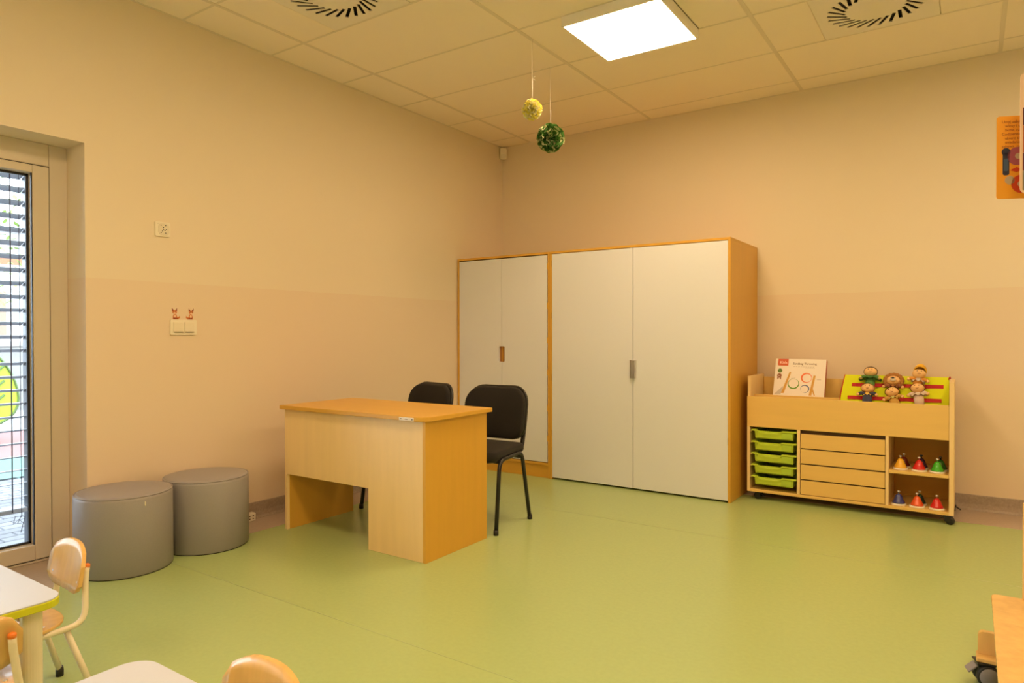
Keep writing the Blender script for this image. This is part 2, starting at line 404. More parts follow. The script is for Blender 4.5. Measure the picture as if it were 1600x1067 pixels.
# leaf-shaped lime board in front of it
lf = thing('leaf_board', 'lime green painted leaf shaped board outside with dark veins', 'board', (-5.9, 0, -.05))
bm = new(); out = []
for k in range(28):
    a = 2*PI*k/28; r = 1+.10*math.cos(a)
    out.append((.36*math.sin(a)*(1.05-.25*math.cos(a)), .56+.50*-math.cos(a)*-1*r*.95))
ly = -2.35
mt = Matrix(((0,0,1,0), (1,0,0,ly), (0,1,0,0), (0,0,0,1)))
prism(bm, out, 0, .04, mt); obj('leaf_panel', bm, C3('leaf_lime', (.26,.36,.02), .5), lf)
bm = new()
for z0, s in ((.35, 1), (.52, 1), (.70, 1), (.35, -1), (.52, -1), (.70, -1)): tube(bm, [(.045, ly, z0), (.045, ly+.12*s, z0+.05), (.045, ly+.24*s, z0+.16)], .012, 6, smooth=.05)
tube(bm, [(.045, ly, .1), (.045, ly, .95)], .012, 6)
tube(bm, [(.042, ly+x, zz) for x, zz in out+out[:1]], .014, 5)
obj('leaf_vein', bm, C3('leaf_dark', (.07,.12,.03), .6), lf)
bx('post', (-.03, 0, ly-.03, ly+.03, 0, .3), 'frame', lf)
# pale building with orange bands
bd = thing('pale_building', 'pale white building outside with orange bands and grey windows', 'building', (-20, 0, -.05))
bx('facade', (-4, 0, -8, 22, 0, 4.3), C3('white_render', (.5,.5,.49), .8), bd)
for z0, z1 in ((3.35, 3.62),): bx('orange_band', (-.1, .04, -8, 22, z0, z1), C3('orange_render', (.26,.12,.06), .8), bd)
for y in (-2.5, 1.2, 4.9, 8.6, 12.3):
    bx('orange_panel', (-.1, .03, y-.5, y+1.6, 1.15, 2.55), C3('orange_pale', (.24,.165,.115), .8), bd)
    f = bx('window', (-.05, .06, y, y+.9, 1.35, 2.35), C3('far_frame', (.75,.75,.75), .5), bd); bx('pane', (.055, .065, y+.08, y+.82, 1.43, 2.27), C3('far_glass', (.30,.36,.38), .1), f)
bx('roof', (-4.3, .5, -8.3, 22.3, 4.3, 4.42), C3('roof_grey', (.45,.42,.42), .7), bd)
# tree with loose leaves
tr = thing('small_tree', 'small loose green leafy tree outside the glass door', 'tree', (-8.3, -1.75, -.05))
bm = new(); tube(bm, [(0,0,0), (.03,.04,1.2), (-.03,.02,2.4), (.05,-.05,3.6)], .04, 7)
for k in range(9):
    a = k*2.4; z0 = 1.8+.2*k; tube(bm, [(0,0,z0), (.35*math.cos(a), .35*math.sin(a), z0+.35), (.6*math.cos(a), .6*math.sin(a), z0+.45)], [.015,.01,.005], 5)
obj('trunk', bm, C3('bark', (.25,.20,.15), .9), tr)
bm = new()
for k in range(420):
    a = random.uniform(0, 2*PI); rr = .85*math.sqrt(random.random()); zz = random.uniform(1.7, 4.1); s = random.uniform(.045, .085)
    m_ = Matrix.Translation((rr*math.cos(a), rr*math.sin(a), zz)) @ Matrix.Rotation(random.uniform(0, 6.3), 4, 'Z') @ Matrix.Rotation(random.uniform(-1, 1), 4, 'X')
    t = bmesh.new(); vs = [t.verts.new(p) for p in ((0,-s,0), (s*.55,-s*.2,s*.1), (s*.45,s*.5,0), (0,s,s*.1), (-s*.45,s*.5,0), (-s*.55,-s*.2,s*.1))]; t.faces.new(vs); merge(bm, t, m_)
obj('foliage', bm, C3('leaf_green', (.20,.30,.06), .6), tr, kind='stuff')

# ------------------------------------------------------------------ wardrobes
WF = -.710; WB = -.004; WT = 1.841
def wardrobe(name, label, x0, x1, door_x, plinth):
    t = thing(name, label, 'wardrobe', (0, 0, 0), 0, 'tall wardrobes along the back wall')
    th = .018
    bx('side_panel', (x0, x0+th, WF, WB, 0, WT-th), 'wood_dv', t, .001); bx('side_panel', (x1-th, x1, WF, WB, 0, WT-th), 'wood_dv', t, .001)
    bx('top_panel', (x0, x1, WF, WB, WT-th, WT), 'wood_dh', t, .001); bx('back_panel', (x0+th, x1-th, WB-.008, WB, 0, WT-th), 'wood_dv', t)
    zb = .015
    if plinth:
        bx('plinth', (x0+th, x1-th, WF+.012, WF+.03, 0, .104), 'wood_dh', t); bx('bottom_panel', (x0+th, x1-th, WF, WB-.01, .104, .124), 'wood_dh', t, .001); zb = .126
    else: bx('bottom_panel', (x0+th, x1-th, WF+.02, WB-.01, .03, .048), 'wood_dh', t)
    return t, zb
t, zb = wardrobe('wardrobe', 'narrower two-door cream wardrobe in the corner, brown recessed pull and plinth', .006, .958, None, True)
def cream_door(t, x0, x1, z0, z1, notch=None):
    """door leaf; notch = (side, z0, z1, w) cuts the pull recess out of the meeting edge"""
    bm = new(); y0, y1 = WF+.002, WF+.020
    if notch is None: box(bm, x0, x1, y0, y1, z0, z1, .0012)
    else:
        s, a, b, wd = notch
        pts = [(x0, z0), (x1, z0)]
        if s > 0: pts += [(x1, a), (x1-wd+.006, a), (x1-wd, a+.006), (x1-wd, b-.006), (x1-wd+.006, b), (x1, b), (x1, z1), (x0, z1)]
        else: pts += [(x1, z1), (x0, z1), (x0, b), (x0+wd-.006, b), (x0+wd, b-.006), (x0+wd, a+.006), (x0+wd-.006, a), (x0, a)]
        prism(bm, pts, -y1, -y0, Matrix(((1,0,0,0), (0,0,-1,0), (0,1,0,0), (0,0,0,1))))
    return obj('door', bm, 'door', t)
d1 = cream_door(t, .026, .4815, zb+.004, 1.815, (1, .94, 1.071, .030)); d2 = cream_door(t, .4845, .934, zb+.004, 1.815, (-1, .94, 1.071, .028))
bm = new(); box(bm, .440, .526, WF+.021, WF+.026, .925, 1.086); obj('recessed_pull', bm, 'recess', d1)
bx('pull_edge', (.4825, .4855, WF+.012, WF+.021, .942, 1.069), 'wood_dv', d1)
for z in (.30, .55, .84, 1.10, 1.38, 1.70): bx('hinge', (.934, .940, WF+.001, WF+.012, z, z+.05), 'wood_dv', d2)
for z in (.62, 1.12, 1.70): bx('hinge', (.0235, .026, WF+.001, WF+.012, z, z+.05), 'wood_dv', d1)
t, zb = wardrobe('wardrobe', 'wider two-door cream wardrobe beside the toy cart, with a silver pull handle', .960, 2.412, None, False)
d3 = cream_door(t, .980, 1.6828, .014, 1.819); d4 = cream_door(t, 1.6868, 2.3925, .014, 1.819)
bx('door_gap_shade', (1.66, 1.71, WF+.022, WF+.026, .05, 1.82), 'shadow_gap', t)  # dark strip behind the door joint, coloured as the shade inside it
for z in (.35, .80, 1.30, 1.72): bx('hinge', (.9785, .980, WF+.0, WF+.012, z, z+.05), 'gasket', d3)
for z in (.40, .85, 1.32): bx('hinge', (2.3925, 2.394, WF+.0, WF+.012, z, z+.05), 'gasket', d4)
bm = new(); box(bm, 1.672, 1.714, WF-.0045, WF+.002, .842, .975, .001); box(bm, 1.690, 1.710, WF-.020, WF-.003, .842, .975, .002); box(bm, 1.674, 1.709, WF-.022, WF-.018, .842, .975, .001)
obj('handle', bm, 'chrome', d4, label='silver pull handle'); bx('handle_slot', (1.661, 1.672, WF-.003, WF+.002, .842, .975), 'slot', d4)

# ------------------------------------------------------------------ desk
t = thing('desk', 'light wooden office desk with a side pedestal in front of the black chairs', 'desk', (0,0,0))
bm = new(); prism(bm, rrect(.355, 1.512, -2.852, -2.268, [.006, .075, .008, .03], 8), .727, .750, None, .0025); obj('desktop', bm, 'wood_dh', t)
bx('side_panel', (.364, .384, -2.800, -2.292, 0, .727), 'wood_dv', t, .001)
bx('modesty_panel', (.364, 1.071, -2.818, -2.800, .334, .727), 'wood_v', t, .001)
bx('left_leg_edge', (.364, .384, -2.818, -2.800, 0, .334), 'wood_v', t, .001)
bx('pedestal_front', (1.072, 1.466, -2.819, -2.801, 0, .727), 'wood_v', t, .001)
bx('side_panel', (1.466, 1.486, -2.819, -2.292, 0, .727), 'wood_dv', t, .001)
bx('pedestal_side', (1.072, 1.090, -2.801, -2.292, 0, .727), 'wood_dv', t, .001)
for k, (a, b) in enumerate(((.06, .27), (.275, .49), (.495, .72))):
    d = bx('drawer', (1.093, 1.463, -2.308, -2.290, a, b), 'wood_h', t, .001); bx('handle', (1.22, 1.34, -2.29, -2.275, (a+b)/2-.006, (a+b)/2+.006), 'chrome', d, .002)
tg = bx('edge_sticker', (1.335, 1.437, -2.8535, -2.8515, .7285, .7455), 'white', t, label='small white printed sticker on the desk edge')
for a, b in ((1.375, 1.386), (1.3885, 1.394), (1.344, 1.353)): bx('print_mark', (a, b, -2.8542, -2.8534, .735, .739), 'black', tg)
bm = new(); lathe(bm, [(.0035, 0), (.0035, .001)], 12, Matrix.Translation((1.427, -2.8535, .7365)) @ Matrix.Rotation(PI/2, 4, 'X')); obj('print_dot', bm, 'black', tg)

# ------------------------------------------------------------------ black office chairs
def shell(bm, w, d, th, crown, sag, r):
    """padded rounded slab in local xy with curved surface"""
    t = bmesh.new(); prism(t, rrect(-w/2, w/2, -d/2, d/2, r, 7), -th/2, th/2)
    bmesh.ops.bevel(t, geom=[e for e in t.edges if abs(e.verts[0].co.z-e.verts[1].co.z) < 1e-6], offset=th*.42, segments=4, affect='EDGES', profile=.5)
    big = [f for f in t.faces if len(f.verts) > 8]
    for f in big: bmesh.ops.poke(t, faces=[f])
    bmesh.ops.subdivide_edges(t, edges=[e for e in t.edges if e.calc_length() > .06], cuts=3)
    for v in t.verts:
        if abs(v.co.z) > th*.3: v.co.z += math.copysign(crown*max(0, 1-(2*v.co.x/w)**2)*max(0, 1-(2*v.co.y/d)**2), v.co.z)
        v.co.z += sag*(2*v.co.x/w)**2
    for f in t.faces: f.smooth = True
    return t
def office_chair(label, loc, rz):
    t = thing('office_chair', label, 'chair', loc, rz, 'black office chairs behind the desk')
    bm = new(); merge(bm, shell(bm, .455, .335, .045, .012, .035, [.09, .09, .12, .12]), Matrix.Translation((0, .205, .665)) @ Matrix.Rotation(math.radians(80), 4, 'X')); 
    # front face of the back carries the fabric; a plastic shell closes it behind
    obj('backrest', bm, 'blackfab', t)
    bm = new(); merge(bm, shell(bm, .465, .345, .02, .004, .035, [.09, .09, .12, .12]), Matrix.Translation((0, .229, .669)) @ Matrix.Rotation(math.radians(80), 4, 'X')); obj('back_shell', bm, 'blackmet', t)
    bm = new(); merge(bm, shell(bm, .47, .42, .055, .012, .0, [.08, .08, .05, .05]), Matrix.Translation((0, -.03, .455)) @ Matrix.Rotation(math.radians(2), 4, 'X')); obj('seat', bm, 'blackfab', t)
    bm = new(); merge(bm, shell(bm, .45, .40, .018, 0, 0, [.08, .08, .05, .05]), Matrix.Translation((0, -.03, .424))); obj('seat_pan', bm, 'blackmet', t)
    for s in (-1, 1):
        bm = new(); tube(bm, [(s*.243, -.205, .004), (s*.236, -.150, .425), (s*.236, .115, .440), (s*.243, .205, .004)], .0125, 10, smooth=.055); fo = obj('leg_frame', bm, 'blackmet', t)
        for y in (-.205, .205):
            bm = new(); lathe(bm, [(.015, 0), (.0155, .012), (.0145, .03)], 12, Matrix.Translation((s*.243, y, 0))); obj('foot_cap', bm, 'rubber', fo)
        bm = new(); tube(bm, [(s*.19, -.02, .422), (s*.192, .185, .425), (s*.196, .222, .58), (s*.196, .240, .68)], .01, 10, smooth=.05, flat=(.016, .008)); obj('back_upright', bm, 'blackmet', t)
    for y in (-.13, .10):
        bm = new(); tube(bm, [(-.236, y, .412), (.236, y, .412)], .010, 8); obj('cross_bar', bm, 'blackmet', t)
        for s in (-1, 1):
            bm = new(); lathe(bm, [(.006, 0), (.006, .006)], 8, Matrix.Translation((s*.22, y, .396))); obj('screw', bm, 'chrome', t)
office_chair('black padded office chair to the right, its legs seen beside the desk', (1.240, -2.030, 0), math.radians(4))
office_chair('black padded office chair to the left, mostly hidden behind the desk', (.665, -2.075, 0), math.radians(-13))

# ------------------------------------------------------------------ poufs
def pouf(label, x, y):
    t = thing('pouf', label, 'pouf', (x, y, 0), 0, 'grey round poufs by the window wall'); r, h = .2215, .39
    bm = new(); lathe(bm, [(r-.006, .002), (r, .008), (r, h-.022), (r-.002, h-.012), (r-.008, h-.003)], 64); obj('side_cover', bm, 'pouf', t)
    bm = new(); lathe(bm, [(r-.008, h-.012), (r-.009, h-.003), (r-.02, h+.001), (r*.7, h+.004), (0, h+.006)], 64); obj('seat_pad', bm, 'pouf', t)
    bm = new(); tube(bm, [((r-.004)*math.cos(2*PI*k/64), (r-.004)*math.sin(2*PI*k/64), h-.005) for k in range(65)], .0028, 6, caps=False); obj('piping', bm, 'pouf', t)
    bm = new(); lathe(bm, [(r-.004, 0), (r-.003, .004)], 64); obj('base_ring', bm, 'rubber', t)
    bx('zip_tab', (r-.001, r+.003, -.012, -.008, h-.05, h-.03), 'plastic', t)
    return t
pouf('front grey pouf, nearer one, touching the window corner', .237, -3.692)
t = pouf('rear grey pouf, standing between the other pouf and the desk', .237, -3.247); t.rotation_euler = (0, 0, 2.2)

# ------------------------------------------------------------------ toy cart
CX0, CX1, CF, CB = 2.468, 3.702, -.500, -.100
t = thing('toy_cart', 'wooden toy storage cart on black castors with drawers, trays and shelves', 'storage cart', (0,0,0)); cart = t
bx('side_panel', (CX0, CX0+.02, CF+.018, CB, .055, .872), 'wood_v', t, .001)
bx('side_panel', (CX1-.026, CX1, CF, CB, .055, .872), 'wood_v', t, .001)
bx('left_edge', (CX0, CX0+.02, CF, CF+.018, .055, .515), 'wood_v', t, .001)
bx('front_board', (CX0, CX1-.027, CF, CF+.018, .516, .730), 'wood_h', t, .001)
bx('back_board', (CX0+.02, CX1-.026, CB-.018, CB, .060, .850), 'wood_h', t, .001)
bx('bottom_board', (CX0+.02, CX1-.026, CF, CB-.018, .055, .074), 'wood_h', t, .001)
bx('deck_board', (CX0+.02, CX1-.026, CF+.018, CB-.018, .516, .534), 'wood_h', t)
bx('slot_board', (CX0+.021, 3.05, -.395, -.380, .534, .737), 'wood_h', t, .001)
for a, b in ((2.801, 2.821), (3.334, 3.352)): bx('divider', (a, b, CF+.001, CB-.018, .074, .516), 'wood_v', t, .001)
bx('shelf', (3.353, 3.675, CF+.003, CB-.018, .282, .301), 'wood_h', t, .001)
for k, (a, b) in enumerate(((.392, .489), (.288, .384), (.181, .279), (.078, .172))):
    d = bx('drawer', (2.824, 3.331, CF+.003, CF+.021, a, b), 'wood_h', t, .001); bx('drawer_box', (2.835, 3.32, CF+.022, CB-.03, a+.006, b-.02), 'wood_h', d)
bx('drawer_gap_shade', (2.822, 3.333, CF+.03, CF+.034, .074, .516), 'shadow_gap', t)  # dark sheet behind the drawer fronts, painting the shade in their slots
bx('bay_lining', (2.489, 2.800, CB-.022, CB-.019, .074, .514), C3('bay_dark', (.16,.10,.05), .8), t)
bx('bay_lining', (3.353, 3.675, CB-.022, CB-.019, .302, .515), 'wood_dh', t); bx('bay_lining', (3.353, 3.675, CB-.022, CB-.019, .075, .281), 'wood_dh', t)
def castor(parent, x, y, ang, r=.0235, grey=False):
    c = bpy.data.objects.new('castor', None); COL.objects.link(c); c.parent = parent; c.location = (x, y, 0); c.rotation_euler = (0, 0, ang)
    if grey:   # twin-wheel castor: two tyres either side of a black hood, a grey cap on each
        for s_ in (-1, 1):
            bm = new(); lathe(bm, [(r*.5, s_*r*.42), (r*.95, s_*r*.42), (r, s_*r*.5), (r, s_*r*.8), (r*.93, s_*r*.88), (r*.5, s_*r*.86)], 32, Matrix.Translation((-.004, 0, r)) @ Matrix.Rotation(PI/2, 4, 'X')); obj('wheel', bm, 'rubber', c)
            bm = new(); lathe(bm, [(0, s_*r*.44), (r*.80, s_*r*.44), (r*.80, s_*r*.89), (r*.76, s_*r*.93), (0, s_*r*.95)], 32, Matrix.Translation((-.004, 0, r)) @ Matrix.Rotation(PI/2, 4, 'X')); obj('hub', bm, 'hubgrey', c)
        bm = new(); box(bm, -.026, .022, -r*.40, r*.40, r*.5, 2*r+.004, .003); box(bm, -.030, .030, -r*.8, r*.8, 2*r+.0005, 2*r+.0058, .001); obj('hood', bm, 'blackmet', c)
        bm = new(); obb(bm, Matrix.Translation((.040, 0, r*1.5)) @ Matrix.Rotation(.75, 4, 'Y'), .036, r*1.1, .007, .002); obj('brake_lever', bm, 'hubgrey', c)
        return c
    bm = new(); lathe(bm, [(r*.35, -r*.62), (r*.8, -r*.62), (r, -r*.42), (r, r*.42), (r*.8, r*.62), (r*.35, r*.62)], 28, Matrix.Translation((-.012, 0, r)) @ Matrix.Rotation(PI/2, 4, 'X')); obj('wheel', bm, 'rubber', c)
    if grey:
        bm = new(); lathe(bm, [(0, -r*.70), (r*.74, -r*.66), (r*.74, r*.66), (0, r*.70)], 28, Matrix.Translation((-.012, 0, r)) @ Matrix.Rotation(PI/2, 4, 'X')); obj('hub', bm, 'hubgrey', c)
    bm = new(); box(bm, -.02, .016, -r*.9, -r*.68, r*.8, 2*r+.006, .001); box(bm, -.02, .016, r*.68, r*.9, r*.8, 2*r+.006, .001); box(bm, -.022, .02, -r*.9, r*.9, 2*r+.001, 2*r+.008, .001); obj('fork', bm, 'blackmet', c)
    bm = new(); obb(bm, Matrix.Translation((.030, 0, r*1.55)) @ Matrix.Rotation(.55, 4, 'Y'), .035, r*.9, .006, .002); obj('brake_lever', bm, 'hubgrey' if grey else 'blackmet', c)
    return c
castor(t, 2.545, -.468, -.3); castor(t, 3.672, -.485, 2.9); castor(t, 3.690, -.16, 0); castor(t, 2.55, -.16, 0)
def tray(k):
    z = .499 - .0815*k; tt = thing('storage_tray', ['topmost', 'second from the top', 'middle', 'second from the bottom', 'bottom'][k] + ' lime green plastic tray in the toy cart', 'tray', (2.650, -.5, z), 0, 'lime trays in the toy cart')
    W_ = .150
    # tub: tapered open box
    bm = new(); yb = .36
    def ringv(w, y0, y1, zz): return [bm.verts.new(p) for p in ((-w, y0, zz), (w, y0, zz), (w, y1, zz), (-w, y1, zz))]
    A = ringv(W_-.020, -.002, yb, -.008); B = ringv(W_-.026, .002, yb-.01, -.062); Cc = ringv(W_-.024, .001, yb-.004, -.008); D = ringv(W_-.029, .006, yb-.014, -.058)
    for p, q in ((A, B), (D, Cc), (Cc, A)):
        for i in range(4): bm.faces.new((p[i], p[(i+1) % 4], q[(i+1) % 4], q[i]))
    bm.faces.new(B); bm.faces.new(D[::-1]); bmesh.ops.recalc_face_normals(bm, faces=bm.faces); obj('tub', bm, 'lime', tt)
    # rim with the dipped front grip
    bm = new(); pts = [(-W_, 0), (-.112, 0), (-.086, -.022), (.028, -.022), (.056, 0), (W_, 0)]
    outl = pts + [(x, zz-.010) for x, zz in pts[::-1]]
    prism(bm, outl, 0, .016, Matrix(((1,0,0,0), (0,0,1,-.010), (0,1,0,0), (0,0,0,1)))); box(bm, -W_, -W_+.020, .006, yb, -.010, -.002, .001); box(bm, W_-.020, W_, .006, yb, -.010, -.002, .001); box(bm, -W_, W_, yb-.01, yb, -.010, 0, .001)
    obj('rim', bm, 'lime', tt)
    bm = new(); box(bm, -.112, .100, -.006, .0, -.056, -.018, .002); obj('front_grip', bm, 'lime', tt)
    bm = new(); box(bm, .052, .120, -.0085, -.0055, -.055, -.014, .001); obj('label_holder', bm, C3('lime_clear', (.42,.60,.05), .15), tt)
for k in range(5): tray(k)
for k in range(5):
    z = .499-.0815*k
    bx('tray_runner', (2.488, 2.495, CF+.02, CB-.03, z-.02, z-.011), 'wood_v', cart); bx('tray_runner', (2.7985, 2.801, CF+.02, CB-.03, z-.02, z-.011), 'wood_v', cart)

# desk bells
def bell(label, x, y, z, col, name):
    b = thing('desk_bell', label, 'bell', (x, y, z), 0, 'coloured desk bells in the toy cart')
    m_ = C3(name, col, .18, coat=.6)
    bm = new(); lathe(bm, [(.042, 0), (.0435, .003), (.0425, .010), (.036, .012)], 32); obj('base', bm, 'plastic', b)
    bm = new(); lathe(bm, [(.0355, .012), (.037, .016), (.034, .024), (.028, .034), (.0235, .046), (.019, .058), (.012, .067), (.005, .070)], 32); obj('dome', bm, m_, b)
    bm = new(); lathe(bm, [(.0045, .070), (.0045, .080), (.0085, .081), (.0095, .086), (.007, .090), (0, .091)], 16); obj('plunger', bm, 'chrome' if name not in ('bell_black', 'bell_green2') else 'blackmet', b)
S1, S2 = .3015, .0745
bell('yellow desk bell at the front left of the upper cart shelf', 3.413, -.435, S1, (.80,.42,.02), 'bell_yellow')
bell('dark maroon desk bell behind the yellow bell', 3.425, -.345, S1, (.16,.01,.01), 'bell_maroon')
bell('red desk bell in the middle of the upper cart shelf', 3.516, -.440, S1, (.62,.01,.01), 'bell_red')
bell('dark blue desk bell behind the red bell on the upper cart shelf', 3.523, -.345, S1, (.035,.012,.06), 'bell_black')
bell('bright green desk bell at the front right of the upper cart shelf', 3.614, -.440, S1, (.05,.42,.02), 'bell_green')
bell('dark green desk bell behind the bright green bell', 3.628, -.350, S1, (.02,.16,.02), 'bell_green2')
bell('blue desk bell at the left of the lower cart shelf', 3.404, -.445, S2, (.03,.04,.22), 'bell_blue')
bell('orange desk bell in the middle of the lower cart shelf', 3.506, -.450, S2, (.75,.09,.01), 'bell_orange')
bell('dark teal desk bell behind the orange bell', 3.515, -.370, S2, (.01,.05,.04), 'bell_teal')
bell('red desk bell at the right end of the lower cart shelf', 3.612, -.450, S2, (.62,.01,.01), 'bell_red')

# game box leaning in the top slot
gb = thing('game_box', 'white game box with printed rings leaning at the back of the toy cart', 'box', (2.763, -.345, .536))
gb.rotation_euler = (math.radians(-20), 0, math.radians(0))
bw, bh, bt = .172, .481, .045
bm = new(); box(bm, -bw, bw, 0, bt, .0, bh, .001); obj('carton', bm, 'white', gb)
bx('side_print', (bw, bw+.0006, .001, bt-.001, .001, bh-.001), C3('box_side', (.50,.12,.05), .5), gb)
def onbox(x, z): return (x, -.0006, z)
def flat(bm, pts): prism(bm, pts, 0, .0006, Matrix(((1,0,0,0), (0,0,1,-.0006), (0,1,0,0), (0,0,0,1))))
T0 = bh
bm = new(); flat(bm, rrect(-bw+.018, -bw+.090, T0-.052, T0-.001, [.008,.004,0,0], 3)); obj('logo_panel', bm, C3('logo_red', (.62,.10,.02), .5), gb)
TM = Matrix(((1,0,0,0), (0,0,-1,-.0009), (0,1,0,0), (0,0,0,1)))
text_obj('logo_lettering', 'Kids', .030, C3('logo_pink', (.9,.62,.5), .6), gb, Matrix.Translation((-bw+.030, 0, T0-.038)) @ TM, bold=True)
text_obj('title_lettering', 'Sandbag Throwing', .0215, 'ink', gb, Matrix.Translation((-.050, 0, T0-.042)) @ TM, bold=True)
bm = new()
for k in range(9): flat(bm, [(-.045+.016*k, T0-.058), (-.034+.016*k, T0-.058), (-.034+.016*k, T0-.0565), (-.045+.016*k, T0-.0565)])
for k in range(6): flat(bm, [(.035+.011*k, T0-.067), (.042+.011*k, T0-.067), (.042+.011*k, T0-.0655), (.035+.011*k, T0-.0655)])
obj('small_print', bm, 'ink', gb)
def disc(cx, cz, r, n=20): return [(cx+r*math.cos(2*PI*k/n), cz+r*math.sin(2*PI*k/n)) for k in range(n)]
bm = new(); flat(bm, disc(-bw+.036, T0-.090, .0155)); obj('round_badge', bm, C3('badge_green', (.10,.18,.03), .6), gb)
bm = new(); flat(bm, disc(-bw+.034, T0-.128, .016)); flat(bm, [(-bw+.022, T0-.158), (-bw+.030, T0-.153), (-bw+.032, T0-.138), (-bw+.020, T0-.140)]); flat(bm, [(-bw+.046, T0-.158), (-bw+.038, T0-.153), (-bw+.036, T0-.138), (-bw+.048, T0-.140)]); obj('ribbon_badge', bm, C3('badge_brown', (.30,.10,.04), .6), gb)
text_obj('badge_lettering', '3+', .014, 'white', gb, Matrix.Translation((-bw+.026, -.0004, T0-.134)) @ TM)
def ring(cx, cz, ro, ri, m_, ox=0, oz=0):
    bm = new(); n = 28; t_ = bmesh.new()
    a = [t_.verts.new((cx+ro*math.cos(2*PI*k/n), -.0008, cz+ro*math.sin(2*PI*k/n))) for k in range(n)]; b = [t_.verts.new((cx+ox+ri*math.cos(2*PI*k/n), -.0008, cz+oz+ri*math.sin(2*PI*k/n))) for k in range(n)]
    for k in range(n): t_.faces.new((a[k], a[(k+1) % n], b[(k+1) % n], b[k]))
    merge(bm, t_); return obj('printed_ring', bm, m_, gb)
ring(-.037, T0-.188, .039, .0335, C3('ring_green', (.12,.30,.02), .6), .0, .004); ring(.047, T0-.140, .037, .030, C3('ring_orange', (.75,.16,.04), .6), .004, -.002); ring(.042, T0-.222, .030, .0255, C3('ring_blue', (.10,.16,.32), .6), -.003, -.003)
bm = new(); flat(bm, [(-.118, T0-.26), (-.098, T0-.26), (-.058, T0-.100), (-.070, T0-.100)]); flat(bm, [(.070, T0-.27), (.088, T0-.27), (.108, T0-.122), (.094, T0-.122)]); flat(bm, [(.094, T0-.215), (.112, T0-.27), (.104, T0-.27), (.090, T0-.235)]); obj('printed_pole', bm, C3('pole_tan', (.62,.34,.06), .6), gb)
bm = new(); flat(bm, [(-.165, T0-.27), (-.12, T0-.27), (-.105, T0-.205)]); obj('printed_shade', bm, C3('shade_grey', (.55,.50,.45), .6), gb)
bm = new()
for k in range(3): flat(bm, [(-.055+.010*k, T0-.140), (-.047+.010*k, T0-.140), (-.047+.010*k, T0-.138), (-.055+.010*k, T0-.138)])
flat(bm, [(-.055, T0-.151), (-.028, T0-.151), (-.028, T0-.149), (-.055, T0-.149)]); flat(bm, [(.118, T0-.153), (.145, T0-.153), (.145, T0-.151), (.118, T0-.151)]); obj('small_print', bm, 'ink', gb)

# lime felt pocket panel with six little dolls
FZ0, FZ1, FY0, FY1 = .545, .884, -.330, -.150
fe = thing('felt_panel', 'lime green felt doll holder with two red bands at the right of the toy cart', 'doll holder', (0,0,0))
def fpt(x, z, off=0):   # point on the leaning felt
    k = (z-FZ0)/(FZ1-FZ0); return Vector((x, FY0+(FY1-FY0)*k-off, z))
bm = new(); nx, nz = 12, 8; gridf = []
for s in (0, 1):
    g = []
    for i in range(nx+1):
        row = []
        for j in range(nz+1):
            zz = FZ0+(FZ1-FZ0)*j/nz; xl = 3.048-.016*math.sin(j/nz*PI*1.1); x = xl+(3.668-xl)*i/nx
            p = fpt(x, zz, (-.004 if s else 0) + .003*math.sin(i*1.3+j)); row.append(bm.verts.new(p))
        g.append(row)
    gridf.append(g)
for s, g in enumerate(gridf):
    for i in range(nx):
        for j in range(nz):
            q = (g[i][j], g[i+1][j], g[i+1][j+1], g[i][j+1]); f = bm.faces.new(q if s == 0 else q[::-1]); f.smooth = True
obj('felt_sheet', bm, 'felt', fe)
bm = new(); tube(bm, [fpt(3.048-.016*math.sin(j/8*PI*1.1)-.002, FZ0+(FZ1-FZ0)*j/8, 0) for j in range(9)], .0035, 6); obj('red_binding', bm, 'redband', fe)
bm = new(); tube(bm, [fpt(3.664, .87, .004), fpt(3.672, .888, .004), fpt(3.674, .875, -.008)], .004, 6); obj('hanging_loop', bm, 'redband', fe)
def band(z0, z1, x0, x1, hw, bulges):
    bm = new(); n = 40; V = []
    for k in range(n+1):
        f = k/n; x = x0+(x1-x0)*f; zc = z0+(z1-z0)*f; off = .004+sum(.024*math.exp(-((x-b)/.034)**2) for b in bulges)
        V.append([bm.verts.new(fpt(x, zc+d, off)) for d in (-hw, hw)])
    for a, b in zip(V, V[1:]): bm.faces.new((a[0], b[0], b[1], a[1]))
    r = bmesh.ops.extrude_face_region(bm, geom=bm.faces[:]); bmesh.ops.translate(bm, vec=(0, .0015, 0), verts=[g for g in r['geom'] if isinstance(g, bmesh.types.BMVert)])
    bmesh.ops.recalc_face_normals(bm, faces=bm.faces); return obj('red_band', bm, 'redband', fe)
band(.818, .824, 3.098, 3.638, .0115, (3.215, 3.353, 3.50)); band(.733, .735, 3.078, 3.628, .0115, (3.20, 3.35, 3.50))

